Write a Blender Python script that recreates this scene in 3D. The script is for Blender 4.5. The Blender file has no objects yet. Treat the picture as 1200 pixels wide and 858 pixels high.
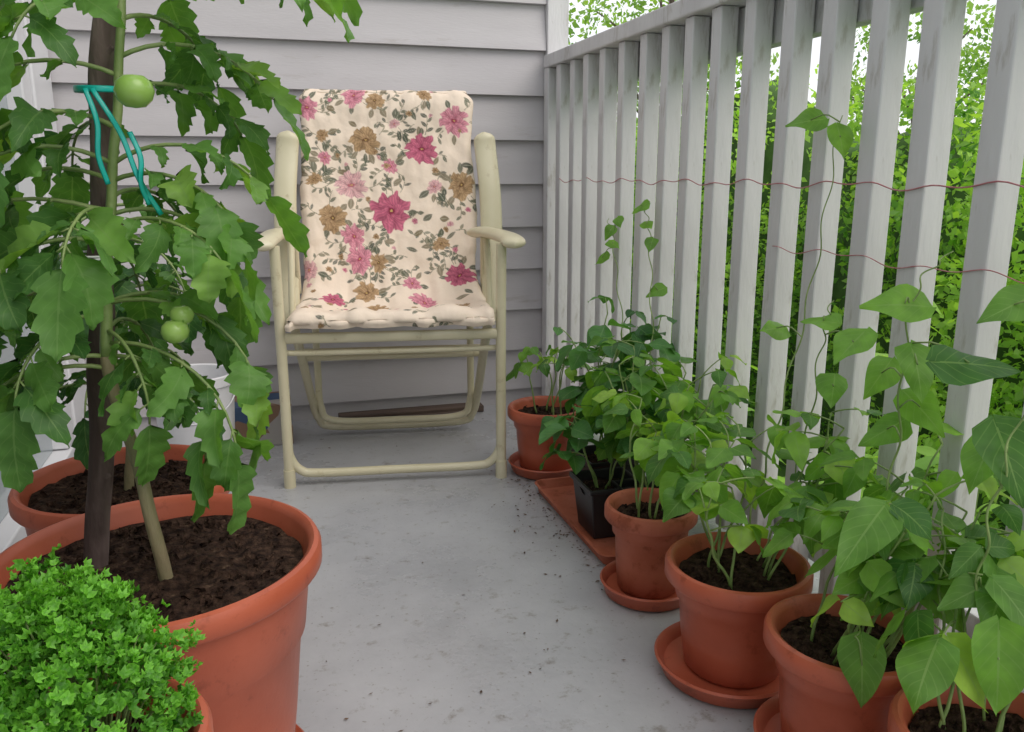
import bpy, math, random
import numpy as np
from mathutils import Vector, Matrix, noise
random.seed(7); RNG=np.random.default_rng(7)
scene=bpy.context.scene
COL=scene.collection
rad=math.radians
# ------------------------------------------------------------ materials
def mat_new(name):
    m=bpy.data.materials.new(name); m.use_nodes=True
    nt=m.node_tree; b=nt.nodes['Principled BSDF']; return m,nt,b
def N(nt,t,**k):
    n=nt.nodes.new(t)
    for a,v in k.items():
        if a in n.inputs.keys(): n.inputs[a].default_value=v
        else: setattr(n,a,v)
    return n
def L(nt,a,b): nt.links.new(a,b)
def ramp(nt,src,stops):
    r=nt.nodes.new('ShaderNodeValToRGB'); e=r.color_ramp.elements
    while len(e)<len(stops): e.new(.5)
    for i,(p,c) in enumerate(stops):
        e[i].position=p; e[i].color=(*c,1) if len(c)==3 else c
    L(nt,src,r.inputs[0]); return r
def noisy(name,c1,c2,scale=8,rough=.5,bump=.1,bscale=60,detail=4,spec=.5,c3=None,stretch=None,bdist=.004,lo=.35,hi=.65,dirt=None):
    m,nt,b=mat_new(name)
    tc=N(nt,'ShaderNodeTexCoord'); mp=N(nt,'ShaderNodeMapping'); L(nt,tc.outputs['Object'],mp.inputs[0])
    if stretch: mp.inputs['Scale'].default_value=stretch
    n=N(nt,'ShaderNodeTexNoise',Scale=scale,Detail=detail); L(nt,mp.outputs[0],n.inputs['Vector'])
    st=[(lo,c1),(hi,c2)]
    if c3: st.append((min(hi+.12,1),c3))
    r=ramp(nt,n.outputs['Fac'],st); out=r.outputs[0]
    if dirt:
        n5=N(nt,'ShaderNodeTexNoise',Scale=dirt[0],Detail=5.0,Roughness=.7); L(nt,mp.outputs[0],n5.inputs['Vector'])
        r5=ramp(nt,n5.outputs['Fac'],[(dirt[1],dirt[2]),(dirt[1]+.1,(1,1,1))])
        mx=N(nt,'ShaderNodeMix',data_type='RGBA',blend_type='MULTIPLY'); mx.inputs[0].default_value=1
        L(nt,out,mx.inputs[6]); L(nt,r5.outputs[0],mx.inputs[7]); out=mx.outputs[2]
    L(nt,out,b.inputs['Base Color'])
    if bump>0:
        n2=N(nt,'ShaderNodeTexNoise',Scale=bscale,Detail=3.0); L(nt,mp.outputs[0],n2.inputs['Vector'])
        bp=N(nt,'ShaderNodeBump',Strength=bump,Distance=bdist); L(nt,n2.outputs['Fac'],bp.inputs['Height']); L(nt,bp.outputs[0],b.inputs['Normal'])
    b.inputs['Roughness'].default_value=rough; b.inputs['Specular IOR Level'].default_value=spec
    return m
def leafmat(name,dark,light,vein=None,rough=.42,trans=.35,veink=.5,spec=.35,vfreq=7,ytip=None):
    m,nt,b=mat_new(name)
    at=N(nt,'ShaderNodeAttribute',attribute_name='luv'); sp=N(nt,'ShaderNodeSeparateXYZ'); L(nt,at.outputs['Vector'],sp.inputs[0])
    st=[(0,dark),(1,light)] if not ytip else [(0,dark),(.85,light),(1,ytip)]
    r=ramp(nt,sp.outputs['Z'],st); out=r.outputs[0]
    if vein:
        tc=N(nt,'ShaderNodeTexCoord'); n=N(nt,'ShaderNodeTexNoise',Scale=45.0,Detail=2.0); L(nt,tc.outputs['Object'],n.inputs['Vector'])
        mx=N(nt,'ShaderNodeMix',data_type='RGBA',blend_type='MULTIPLY'); mx.inputs[0].default_value=.5
        r2=ramp(nt,n.outputs['Fac'],[(.3,(.6,.6,.55)),(.7,(1.3,1.22,1.1))])
        L(nt,out,mx.inputs[6]); L(nt,r2.outputs[0],mx.inputs[7])
        ab=N(nt,'ShaderNodeMath',operation='ABSOLUTE'); L(nt,sp.outputs['X'],ab.inputs[0])
        mid=N(nt,'ShaderNodeMath',operation='LESS_THAN'); L(nt,ab.outputs[0],mid.inputs[0]); mid.inputs[1].default_value=.045
        ma=N(nt,'ShaderNodeMath',operation='MULTIPLY_ADD'); L(nt,ab.outputs[0],ma.inputs[0]); ma.inputs[1].default_value=-.28; L(nt,sp.outputs['Y'],ma.inputs[2])
        mm=N(nt,'ShaderNodeMath',operation='MULTIPLY'); L(nt,ma.outputs[0],mm.inputs[0]); mm.inputs[1].default_value=vfreq
        fr=N(nt,'ShaderNodeMath',operation='FRACT'); L(nt,mm.outputs[0],fr.inputs[0])
        pp=N(nt,'ShaderNodeMath',operation='PINGPONG'); L(nt,fr.outputs[0],pp.inputs[0]); pp.inputs[1].default_value=.5
        sv=N(nt,'ShaderNodeMath',operation='LESS_THAN'); L(nt,pp.outputs[0],sv.inputs[0]); sv.inputs[1].default_value=.06
        s2=N(nt,'ShaderNodeMath',operation='MULTIPLY'); L(nt,sv.outputs[0],s2.inputs[0]); s2.inputs[1].default_value=.45
        mxv=N(nt,'ShaderNodeMath',operation='MAXIMUM'); L(nt,mid.outputs[0],mxv.inputs[0]); L(nt,s2.outputs[0],mxv.inputs[1])
        vk=N(nt,'ShaderNodeMath',operation='MULTIPLY'); L(nt,mxv.outputs[0],vk.inputs[0]); vk.inputs[1].default_value=veink
        m2=N(nt,'ShaderNodeMix',data_type='RGBA'); L(nt,vk.outputs[0],m2.inputs[0]); L(nt,mx.outputs[2],m2.inputs[6]); m2.inputs[7].default_value=(*vein,1)
        out=m2.outputs[2]
    L(nt,out,b.inputs['Base Color'])
    b.inputs['Roughness'].default_value=rough; b.inputs['Specular IOR Level'].default_value=spec
    tr=N(nt,'ShaderNodeBsdfTranslucent'); hs=N(nt,'ShaderNodeMix',data_type='RGBA',blend_type='MULTIPLY'); hs.inputs[0].default_value=1
    L(nt,out,hs.inputs[6]); hs.inputs[7].default_value=(1.9,1.9,.7,1); L(nt,hs.outputs[2],tr.inputs[0])
    ms=N(nt,'ShaderNodeMixShader'); ms.inputs[0].default_value=trans
    L(nt,b.outputs[0],ms.inputs[1]); L(nt,tr.outputs[0],ms.inputs[2]); L(nt,ms.outputs[0],nt.nodes['Material Output'].inputs[0])
    return m
def attrmat(name,attr='Col',rough=.8):
    m,nt,b=mat_new(name)
    a=N(nt,'ShaderNodeAttribute',attribute_name=attr); L(nt,a.outputs['Color'],b.inputs['Base Color']); b.inputs['Roughness'].default_value=rough
    tc=N(nt,'ShaderNodeTexCoord'); n=N(nt,'ShaderNodeTexNoise',Scale=600.0,Detail=2.0); L(nt,tc.outputs['Object'],n.inputs['Vector'])
    n3=N(nt,'ShaderNodeTexNoise',Scale=14.0,Detail=3.0); L(nt,tc.outputs['Object'],n3.inputs['Vector'])
    bp=N(nt,'ShaderNodeBump',Strength=.2,Distance=.001); L(nt,n.outputs['Fac'],bp.inputs['Height'])
    bp2=N(nt,'ShaderNodeBump',Strength=.5,Distance=.016); L(nt,n3.outputs['Fac'],bp2.inputs['Height']); L(nt,bp.outputs[0],bp2.inputs['Normal'])
    L(nt,bp2.outputs[0],b.inputs['Normal']); b.inputs['Specular IOR Level'].default_value=.2
    return m
M={}
M['siding']=noisy('siding_paint',(.48,.46,.475),(.56,.54,.555),scale=5,rough=.55,bump=.15,bscale=90,stretch=(.5,1,3),lo=.25,hi=.75,dirt=(9,.30,(.86,.84,.81)))
M['rail']=noisy('railing_paint',(.60,.585,.595),(.70,.69,.70),scale=7,rough=.5,bump=.45,bscale=45,stretch=(1.5,1.5,.35),lo=.3,hi=.6,dirt=(22,.35,(.77,.75,.71)))
M['white']=noisy('white_trim',(.66,.66,.68),(.74,.74,.76),scale=3,rough=.4,bump=.05)
M['pot']=noisy('terracotta_plastic',(.42,.095,.048),(.51,.125,.066),scale=9,rough=.38,bump=.06,bscale=120,spec=.4,dirt=(30,.32,(.74,.7,.66)))
M['potold']=noisy('weathered_terracotta',(.38,.10,.05),(.48,.15,.09),scale=14,rough=.6,bump=.2,bscale=80,spec=.3,dirt=(30,.36,(.7,.66,.6)))
M['black']=noisy('black_nursery_plastic',(.012,.012,.013),(.03,.03,.032),rough=.35,bump=.05)
M['soil']=noisy('potting_soil',(.016,.009,.007),(.065,.038,.026),scale=90,rough=.95,bump=1.0,bscale=160,spec=.1,c3=(.15,.10,.065),bdist=.008)
M['frame']=noisy('cream_enamel',(.60,.55,.37),(.67,.62,.44),scale=6,rough=.3,bump=.03,dirt=(25,.3,(.8,.76,.7)))
M['bark']=noisy('stake_bark',(.08,.055,.05),(.25,.185,.17),scale=30,rough=.85,bump=.9,bscale=110,stretch=(1,1,.3),spec=.2)
M['stem']=noisy('green_stem',(.16,.24,.07),(.26,.34,.12),scale=30,rough=.5,bump=.2,bscale=200)
M['oldstem']=noisy('woody_tomato_stem',(.17,.17,.08),(.29,.24,.14),scale=25,rough=.6,bump=.5,bscale=150,stretch=(1,1,.4))
M['bstem']=noisy('bean_stem',(.15,.24,.06),(.27,.37,.12),scale=30,rough=.5,bump=0)
M['tomleaf']=leafmat('tomato_leaf',(.032,.11,.028),(.15,.33,.07),vein=(.22,.36,.12),veink=.4,rough=.5,trans=.38,ytip=(.24,.42,.09))
M['beanleaf']=leafmat('bean_leaf',(.04,.14,.03),(.20,.42,.06),vein=(.26,.42,.13),veink=.5,rough=.4,trans=.42,ytip=(.30,.50,.08))
M['darkleaf']=leafmat('dark_leaf',(.03,.11,.035),(.09,.25,.06),vein=(.18,.32,.12),veink=.5,rough=.35)
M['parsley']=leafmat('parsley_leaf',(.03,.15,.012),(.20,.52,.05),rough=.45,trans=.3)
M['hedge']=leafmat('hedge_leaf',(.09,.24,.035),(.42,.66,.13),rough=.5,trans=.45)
M['treeleaf']=leafmat('tree_leaf',(.10,.22,.05),(.34,.52,.14),rough=.5,trans=.45)
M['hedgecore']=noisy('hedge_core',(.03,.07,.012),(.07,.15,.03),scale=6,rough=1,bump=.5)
M['twine']=noisy('red_twine',(.45,.14,.16),(.55,.26,.27),scale=80,rough=.8,bump=0)
M['teal']=noisy('teal_ribbon',(.0,.36,.31),(.01,.48,.42),scale=20,rough=.3)
M['tomfruit']=noisy('green_tomato',(.24,.42,.08),(.34,.5,.13),scale=9,rough=.2,bump=.02)
M['plank']=noisy('mat_plank',(.05,.035,.03),(.13,.09,.07),scale=12,rough=.9,bump=.6,stretch=(.3,2,2))
M['litter']=noisy('leaf_litter',(.05,.03,.02),(.16,.1,.06),scale=50,rough=.9)
M['grass']=noisy('lawn',(.05,.12,.02),(.13,.28,.05),scale=6,rough=.9,bump=1,bscale=40)
M['dark']=noisy('dark_interior',(.02,.022,.025),(.04,.042,.045),scale=2,rough=.9)
def boxmat():
    m,nt,b=mat_new('printed_cardboard')
    tc=N(nt,'ShaderNodeTexCoord'); v=N(nt,'ShaderNodeTexVoronoi',Scale=14.0); L(nt,tc.outputs['Object'],v.inputs['Vector'])
    sp=N(nt,'ShaderNodeSeparateColor'); L(nt,v.outputs['Color'],sp.inputs[0])
    r=ramp(nt,sp.outputs[0],[(0,(.22,.13,.08)),(.45,(.30,.11,.05)),(.6,(.04,.08,.16)),(.85,(.34,.32,.30))]); r.color_ramp.interpolation='CONSTANT'
    L(nt,r.outputs[0],b.inputs['Base Color']); b.inputs['Roughness'].default_value=.6
    return m
M['box']=boxmat()
def glassmat():
    m,nt,b=mat_new('window_glass'); b.inputs['Base Color'].default_value=(.35,.4,.42,1); b.inputs['Roughness'].default_value=.04; b.inputs['Specular IOR Level'].default_value=.8
    return m
M['glass']=glassmat()
def floormat():
    m,nt,b=mat_new('painted_deck')
    tc=N(nt,'ShaderNodeTexCoord')
    n=N(nt,'ShaderNodeTexNoise',Scale=2.6,Detail=6.0,Roughness=.65); L(nt,tc.outputs['Object'],n.inputs['Vector'])
    r=ramp(nt,n.outputs['Fac'],[(.32,(.34,.345,.36)),(.5,(.41,.415,.43)),(.7,(.475,.48,.49))])
    n2=N(nt,'ShaderNodeTexNoise',Scale=26.0,Detail=5.0,Roughness=.7); L(nt,tc.outputs['Object'],n2.inputs['Vector'])
    r2=ramp(nt,n2.outputs['Fac'],[(.30,(.55,.5,.43)),(.42,(1,1,1))])
    mx=N(nt,'ShaderNodeMix',data_type='RGBA',blend_type='MULTIPLY'); mx.inputs[0].default_value=.8
    L(nt,r.outputs[0],mx.inputs[6]); L(nt,r2.outputs[0],mx.inputs[7])
    n4=N(nt,'ShaderNodeTexNoise',Scale=120.0,Detail=2.0); L(nt,tc.outputs['Object'],n4.inputs['Vector'])
    r4=ramp(nt,n4.outputs['Fac'],[(.27,(.6,.56,.5)),(.35,(1,1,1))])
    mx2=N(nt,'ShaderNodeMix',data_type='RGBA',blend_type='MULTIPLY'); mx2.inputs[0].default_value=.8
    L(nt,mx.outputs[2],mx2.inputs[6]); L(nt,r4.outputs[0],mx2.inputs[7]); L(nt,mx2.outputs[2],b.inputs['Base Color'])
    rr=ramp(nt,n.outputs['Fac'],[(.35,(.22,.22,.22)),(.65,(.40,.40,.40))]); L(nt,rr.outputs[0],b.inputs['Roughness'])
    n3=N(nt,'ShaderNodeTexNoise',Scale=60.0,Detail=4.0); L(nt,tc.outputs['Object'],n3.inputs['Vector'])
    bp=N(nt,'ShaderNodeBump',Strength=.3,Distance=.003); L(nt,n3.outputs['Fac'],bp.inputs['Height']); L(nt,bp.outputs[0],b.inputs['Normal'])
    return m
M['floor']=floormat()
# ------------------------------------------------------------ mesh helpers
class MB:
    def __init__(s): s.v=[]; s.f=[]; s.a=[]
    def add(s,vs,fs,at=None):
        o=len(s.v); s.v.extend(vs); s.f.extend([tuple(i+o for i in f) for f in fs])
        s.a.extend(at if at else [(0,0,.5)]*len(vs))
    def obj(s,name,mat,parent=None,smooth=True,attr=False,sharp=None):
        me=bpy.data.meshes.new(name); me.from_pydata([tuple(v) for v in s.v],[],s.f)
        if attr:
            a=me.attributes.new('luv','FLOAT_VECTOR','POINT'); a.data.foreach_set('vector',np.array(s.a,dtype=np.float32).ravel())
        if smooth: me.polygons.foreach_set('use_smooth',[True]*len(me.polygons))
        if sharp: me.set_sharp_from_angle(angle=rad(sharp))
        me.materials.append(mat); me.update()
        o=bpy.data.objects.new(name,me); COL.objects.link(o)
        if parent: o.parent=parent
        return o
def thing(name,label,cat,loc=(0,0,0),rotz=0,group=None):
    e=bpy.data.objects.new(name,None); e.empty_display_size=.05; COL.objects.link(e); e.location=loc; e.rotation_euler=(0,0,rotz)
    e['label']=label; e['category']=cat
    if group: e['group']=group
    return e
def meta(o,label,cat,group=None):
    o['label']=label; o['category']=cat
    if group: o['group']=group
def box(mb,x0,x1,y0,y1,z0,z1,bev=.0):
    if bev<=0:
        vs=[(x,y,z) for x in(x0,x1) for y in(y0,y1) for z in(z0,z1)]
        mb.add(vs,[(0,1,3,2),(4,6,7,5),(0,4,5,1),(2,3,7,6),(0,2,6,4),(1,5,7,3)]); return
    import bmesh
    bm=bmesh.new(); bmesh.ops.create_cube(bm,size=1)
    for v in bm.verts: v.co=Vector(((x0+x1)/2+v.co.x*(x1-x0),(y0+y1)/2+v.co.y*(y1-y0),(z0+z1)/2+v.co.z*(z1-z0)))
    bmesh.ops.bevel(bm,geom=list(bm.edges),offset=bev,segments=2,affect='EDGES',profile=.5)
    bm.verts.index_update()
    mb.add([v.co.copy() for v in bm.verts],[tuple(v.index for v in f.verts) for f in bm.faces]); bm.free()
def lathe(mb,prof,seg=64):
    vs=[];fs=[]
    n=len(prof)
    for i in range(seg):
        a=2*math.pi*i/seg
        for r,z in prof: vs.append((r*math.cos(a),r*math.sin(a),z))
    for i in range(seg):
        j=(i+1)%seg
        for k in range(n-1): fs.append((i*n+k,j*n+k,j*n+k+1,i*n+k+1))
    mb.add(vs,fs)
def spline(pts,n):
    pts=[Vector(p) for p in pts]
    if len(pts)<3:
        return [pts[0].lerp(pts[-1],i/(n-1)) for i in range(n)]
    P=[2*pts[0]-pts[1]]+pts+[2*pts[-1]-pts[-2]]
    out=[]; m=len(pts)-1
    for i in range(n):
        t=i/(n-1)*m; k=min(int(t),m-1); u=t-k
        a,b,c,d=P[k],P[k+1],P[k+2],P[k+3]
        out.append(.5*((2*b)+(c-a)*u+(2*a-5*b+4*c-d)*u*u+(3*b-a-3*c+d)*u**3))
    return out
def tube(mb,pts,r0,r1=None,seg=8,n=None,side=None,rx=None,ry=None,roundend=False,cap=True,tint=.5):
    if n: pts=spline(pts,n)
    pts=[Vector(p) for p in pts]; m=len(pts)
    if r1 is None: r1=r0
    vs=[];fs=[];nv=None
    for i,p in enumerate(pts):
        t=(pts[min(i+1,m-1)]-pts[max(i-1,0)])
        if t.length<1e-9: t=Vector((0,0,1))
        t.normalize()
        if side is not None:
            X=Vector(side)-t*Vector(side).dot(t); X.normalize()
        else:
            if nv is None: nv=t.orthogonal().normalized()
            else:
                nv=nv-t*nv.dot(t); nv.normalize()
            X=nv
        Y=t.cross(X)
        f=i/(m-1) if m>1 else 0
        r=r0+(r1-r0)*f
        a,b=(rx,ry) if rx else (r,r)
        if roundend:
            e=min(f,1-f)*8
            k=math.sqrt(max(.02,1-(1-min(1,e))**2)); a*=k; b*=max(k,.5)
        for j in range(seg):
            th=2*math.pi*j/seg
            vs.append(p+X*a*math.cos(th)+Y*b*math.sin(th))
    for i in range(m-1):
        for j in range(seg):
            k=(j+1)%seg; fs.append((i*seg+j,i*seg+k,(i+1)*seg+k,(i+1)*seg+j))
    if cap: fs.append(tuple(reversed(range(seg)))); fs.append(tuple((m-1)*seg+j for j in range(seg)))
    mb.add(vs,fs,[(.5,0,tint)]*len(vs))
# ---- leaves
def leaf(mb,base,d,up,Ln,W,kind='bean',droop=.6,fold=.15,tint=.5,wave=.06,roll=0):
    d=Vector(d).normalized(); up=Vector(up)
    x=d.cross(up)
    if x.length<1e-3: x=d.orthogonal()
    x.normalize(); z=x.cross(d).normalized()
    if roll:
        R=Matrix.Rotation(roll,3,d); x=R@x; z=R@z
    n=14 if kind=='tom' else 9
    cols=(-1,-.5,0,.5,1)
    ph=random.random()*6.28; tw=random.uniform(-.5,.5)
    asym=random.uniform(.85,1.15)
    vs=[];at=[];fs=[]
    for i in range(n+1):
        s=i/n
        if kind=='tom':
            f=math.sin(math.pi*min(1,s**.68))**.8 if 0<s<1 else .02
            f*=(1.0,.72,.86)[i%3]
        elif kind=='bean':
            f=math.sin(math.pi*s**.55)**.95 if 0<s<1 else .02
        else:
            f=math.sin(math.pi*s**.8)**.9 if 0<s<1 else .02
        th=droop*s
        if abs(droop)>1e-3: a=math.sin(th)/droop; dn=(1-math.cos(th))/droop
        else: a=s; dn=0
        p=Vector(base)+d*(Ln*a)-z*(Ln*dn)
        nn=z*math.cos(th)+d*math.sin(th)
        xx=x*math.cos(tw*s)+nn*math.sin(tw*s)
        for c in cols:
            w=c*f*W*.5*(asym if c>0 else 2-asym)
            fwd=.0
            if kind=='tom' and abs(c)==1 and i%3==0: fwd=.03
            if kind=='bean' and i<=1: fwd=-.05*abs(c)*(1-s)
            h=fold*abs(w)+wave*W*math.sin(s*9+ph+c*1.5)*abs(c)
            if kind=='bean' : h-= .25*abs(c)**2*f*W*.3
            if kind=='tom' and abs(c)==.5: h+=.05*W*math.sin(i*2.1+ph)
            vs.append(p+xx*w+nn*h+d*(fwd*Ln)); at.append((c,s,tint))
    m=len(cols)
    for i in range(n):
        for j in range(m-1): fs.append((i*m+j,i*m+j+1,(i+1)*m+j+1,(i+1)*m+j))
    mb.add(vs,fs,at)
UP=Vector((0,0,1))
def azv(a,e=0): return Vector((math.cos(a)*math.cos(e),math.sin(a)*math.cos(e),math.sin(e)))
def tomato_leaf(lm,sm,base,az,length,e0=.5,bend=1.6,size=.07,tint=.5):
    base=Vector(base); n=12; pts=[base]; e=e0; a=az
    for i in range(n):
        e-=bend/n; a+=random.uniform(-.08,.08); pts.append(pts[-1]+azv(a,e)*(length/n))
    tube(sm,pts,.0026,.0012,seg=5)
    side=azv(az+math.pi/2)
    def lf(i,sd,sc):
        p=pts[i]; t=(pts[min(i+1,n)]-pts[i-1]).normalized()
        dirn=(t*random.uniform(.3,.8)+side*sd*random.uniform(.7,1.1)+Vector((0,0,-random.uniform(-.1,.7)))).normalized()
        q=p+dirn*.010*sc
        tube(sm,[p,q],.0011,.001,seg=4)
        leaf(lm,q,dirn,UP+t*.3,size*sc*random.uniform(.7,1.2),size*sc*.60*random.uniform(.8,1.15),'tom',droop=random.uniform(.1,1.5),fold=random.uniform(-.15,.6),tint=min(1,max(0,tint+random.uniform(-.4,.35))),roll=random.uniform(-.8,.8),wave=.10)
    for i,sc in ((3,.5),(5,.9),(7,.5),(8,1.0),(10,.95)):
        for sd in (-1,1): 
            if random.random()<.9: lf(i,sd,sc)
    t=(pts[n]-pts[n-1]).normalized()
    leaf(lm,pts[n],t,UP+azv(az)*.6,size*1.2,size*.8,'tom',droop=random.uniform(.1,.9),fold=.25,tint=tint,roll=random.uniform(-.6,.6))
def trifol(lm,sm,p,az,el,plen,size,tint,kind='bean',wr=.74):
    q=Vector(p); pts=[q.copy()]; e=el
    for i in range(4):
        q=q+azv(az,e)*plen/4; e-=.12; pts.append(q.copy())
    tube(sm,pts,.0015,.0010,seg=5)
    for da,sc in ((0,1.05),(1.45,.9),(-1.45,.9)):
        if random.random()<.12: continue
        a=az+da+random.uniform(-.35,.35)
        dirn=azv(a,random.uniform(-.95,.15))
        q2=q+azv(a,.1)*(.012 if da==0 else .004)
        leaf(lm,q2,dirn,UP+azv(az)*.2,size*sc*random.uniform(.7,1.15),size*sc*wr*random.uniform(.8,1.1),kind,droop=random.uniform(0,.9),fold=random.uniform(-.05,.4),tint=min(1,max(0,tint+random.uniform(-.4,.4))),roll=random.uniform(-.6,.6))
# ------------------------------------------------------------ pots
def potprofile(R,H,rb,th=.006,lip=.014,liph=.03,soil=.03):
    def ro(z): return rb+(R-lip-rb)*(z/H)
    zs=H*.66
    return [(0,.002),(rb-.006,.002),(rb,.008),(ro(zs*.5),zs*.5),(ro(zs)-.002,zs-.003),(ro(zs)+.0035,zs+.003),(ro(H-liph)+.003,H-liph),
            (R-.003,H-liph+.001),(R,H-liph+.005),(R,H-.008),(R-.003,H-.002),(R-.008,H),(R-.013,H-.003),(R-.016,H-.010),(ro(H-soil*1.4)-th,H-soil*1.6)]
def soil_mesh(R,z,parent,rough=.007,clumps=60):
    mb=MB(); rings=16; seg=56; vs=[Vector((0,0,z))]; fs=[]
    for i in range(1,rings+1):
        for j in range(seg):
            a=2*math.pi*j/seg; r=R*i/rings
            x,y=r*math.cos(a),r*math.sin(a)
            h=noise.noise(Vector((x*45,y*45,z*9)))*rough+noise.noise(Vector((x*120,y*120,3)))*rough*.7-.25*rough*(i/rings)**2
            vs.append(Vector((x,y,z+h)))
    for j in range(seg): fs.append((0,1+j,1+(j+1)%seg))
    for i in range(rings-1):
        for j in range(seg):
            k=(j+1)%seg; fs.append((1+i*seg+j,1+(i+1)*seg+j,1+(i+1)*seg+k,1+i*seg+k))
    mb.add(vs,fs)
    for _ in range(clumps):
        a=random.random()*6.28; r=R*.93*math.sqrt(random.random()); s=random.uniform(.0015,.006)
        c=Vector((r*math.cos(a),r*math.sin(a),z+s*.4)); p=[c+Vector((random.uniform(-s,s)*1.2,random.uniform(-s,s)*1.2,random.uniform(.1,1)*s)) for _ in range(3)]+[c+Vector((s,0,-s)),c+Vector((-s,s,-s)),c+Vector((-s,-s,-s))]
        mb.add(p,[(0,1,2),(3,4,0),(4,1,0),(4,5,1),(5,2,1),(5,3,2),(3,0,2)])
    return mb.obj('soil',M['soil'],parent,smooth=False)
def make_pot(parent,R,H,rb,mat='pot',soil=.03,clumps=80):
    mb=MB(); lathe(mb,potprofile(R,H,rb,soil=soil),seg=72)
    mb.obj('pot',M[mat],parent,sharp=40)
    soil_mesh(R-.016-.006,H-soil,parent,clumps=clumps)
def saucer(loc,R,label='shallow terracotta saucer under a plant pot'):
    mb=MB(); lathe(mb,[(0,.004),(R*.8,.004),(R*.84,.001),(R*.9,.004),(R-.004,.022),(R,.027),(R-.003,.03),(R-.008,.026),(R*.86,.012),(0,.010)],seg=64)
    o=mb.obj('plant_saucer',M['pot'],sharp=50); o.location=loc; meta(o,label,'saucer','terracotta saucers under the pots'); return o
SZ=.011
# ------------------------------------------------------------ setting
mb=MB(); box(mb,-.56,1.02,-1.6,2.58,-.16,0); o=mb.obj('floor',M['floor'],smooth=False); o['kind']='structure'
mb=MB(); s=150; mb.add([(-s,-s,-.9),(s,-s,-.9),(s,s,-.9),(-s,s,-.9)],[(0,1,2,3)]); o=mb.obj('ground',M['grass'],smooth=False); o['kind']='structure'
WY=2.58
hw=thing('house_wall','grey painted lap siding wall behind the folding chair','wall')
mb=MB(); z=.052-.134; exp=.134
prof=[(WY+.012,-.16)]
zz=z
while zz<2.7:
    prof+= [(WY+.004,zz-.0005),(WY-.016,zz),(WY-.0155,zz+.004),(WY+.003,zz+exp-.001)]
    zz+=exp
prof=[(p[0],p[1]) for p in prof if p[1]>-.2]
x0,x1=-.56,.885; vs=[];fs=[]
for y,zv in prof: vs+= [(x0,y,zv),(x1,y,zv)]
for i in range(len(prof)-1): fs.append((2*i,2*i+1,2*i+3,2*i+2))
mb.add(vs,fs); mb.obj('siding',M['siding'],hw,smooth=False)
mb=MB(); box(mb,.886,.955,WY-.024,WY+.05,-.16,2.7,.003); mb.obj('corner_board',M['rail'],hw,smooth=False)
mb=MB(); box(mb,-.8,.94,WY+.051,6.0,-.9,2.7); mb.obj('wall_body',M['siding'],hw,smooth=False)
dw=thing('sliding_door','white framed sliding glass door along the balcony','door')
mb=MB(); X=-.5
mb2=MB()
box(mb,X-.06,X,2.42,2.555,0,2.4,.004); box(mb,X-.055,X+.012,2.30,2.40,0,2.4,.004); box(mb,X-.055,X+.012,1.25,1.33,.08,2.2,.004)
box(mb,X-.055,X+.012,-1.5,2.30,0,.075,.004); box(mb,X-.055,X+.012,-1.5,2.30,2.2,2.4,.004); box(mb,X-.05,X+.005,2.22,2.297,.078,2.197,.004)
mb.obj('frame',M['white'],dw,smooth=False)
box(mb2,X-.04,X-.03,-1.5,2.22,.076,2.199); mb2.obj('glass',M['glass'],dw,smooth=False)
mb=MB(); box(mb,X-.3,X-.062,-1.6,2.58,-.16,2.7); o=mb.obj('house_wall',M['dark'],smooth=False); meta(o,'shaded house interior behind the glass door','wall')
# railing
RX=.905
rl=thing('balcony_railing','white painted wooden balcony railing with square balusters','railing')
mb=MB(); box(mb,.872,.972,-1.5,WY-.026,1.07,1.108,.004); mb.obj('top_rail',M['rail'],rl,smooth=False)
mb=MB(); box(mb,.930,.962,-1.5,WY-.026,.985,1.068,.003); mb.obj('rail_stringer',M['rail'],rl,smooth=False)
mb=MB(); box(mb,.930,.966,-1.5,WY-.026,.06,.145,.003); mb.obj('bottom_rail',M['rail'],rl,smooth=False)
mb=MB(); box(mb,-.021,.018,-.0185,.0185,.03,1.069,.003)
b0=None; y=2.445
while y>.3:
    if b0 is None: b0=mb.obj('baluster',M['rail'],rl,smooth=False); o=b0
    else: o=b0.copy(); COL.objects.link(o); o.parent=rl
    o.location=(RX+random.uniform(-.001,.001),y+random.uniform(-.004,.004),0); o.rotation_euler=(random.uniform(-.006,.006),random.uniform(-.004,.004),0)
    y-=.1135
mb=MB(); box(mb,.874,.925,WY-.068,WY-.027,0,1.069,.003); mb.obj('post',M['rail'],rl,smooth=False)
for z0,y0,y1,r_ in ((.735,2.45,.35,.0011),(.625,1.30,.35,.0008)):
    mb=MB(); pts=[]
    for i in range(140):
        f=i/139; y=y0-f*(y0-y1)
        pts.append((.8815+.001*math.sin(y*60),y,z0+.0035*math.sin(y*55)+.004*math.sin(y*23+1)))
    tube(mb,pts,r_,seg=5)
    tw=mb.obj('twine',M['twine']); meta(tw,'thin red twine tied across the balusters','twine','twines across the railing')
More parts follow.
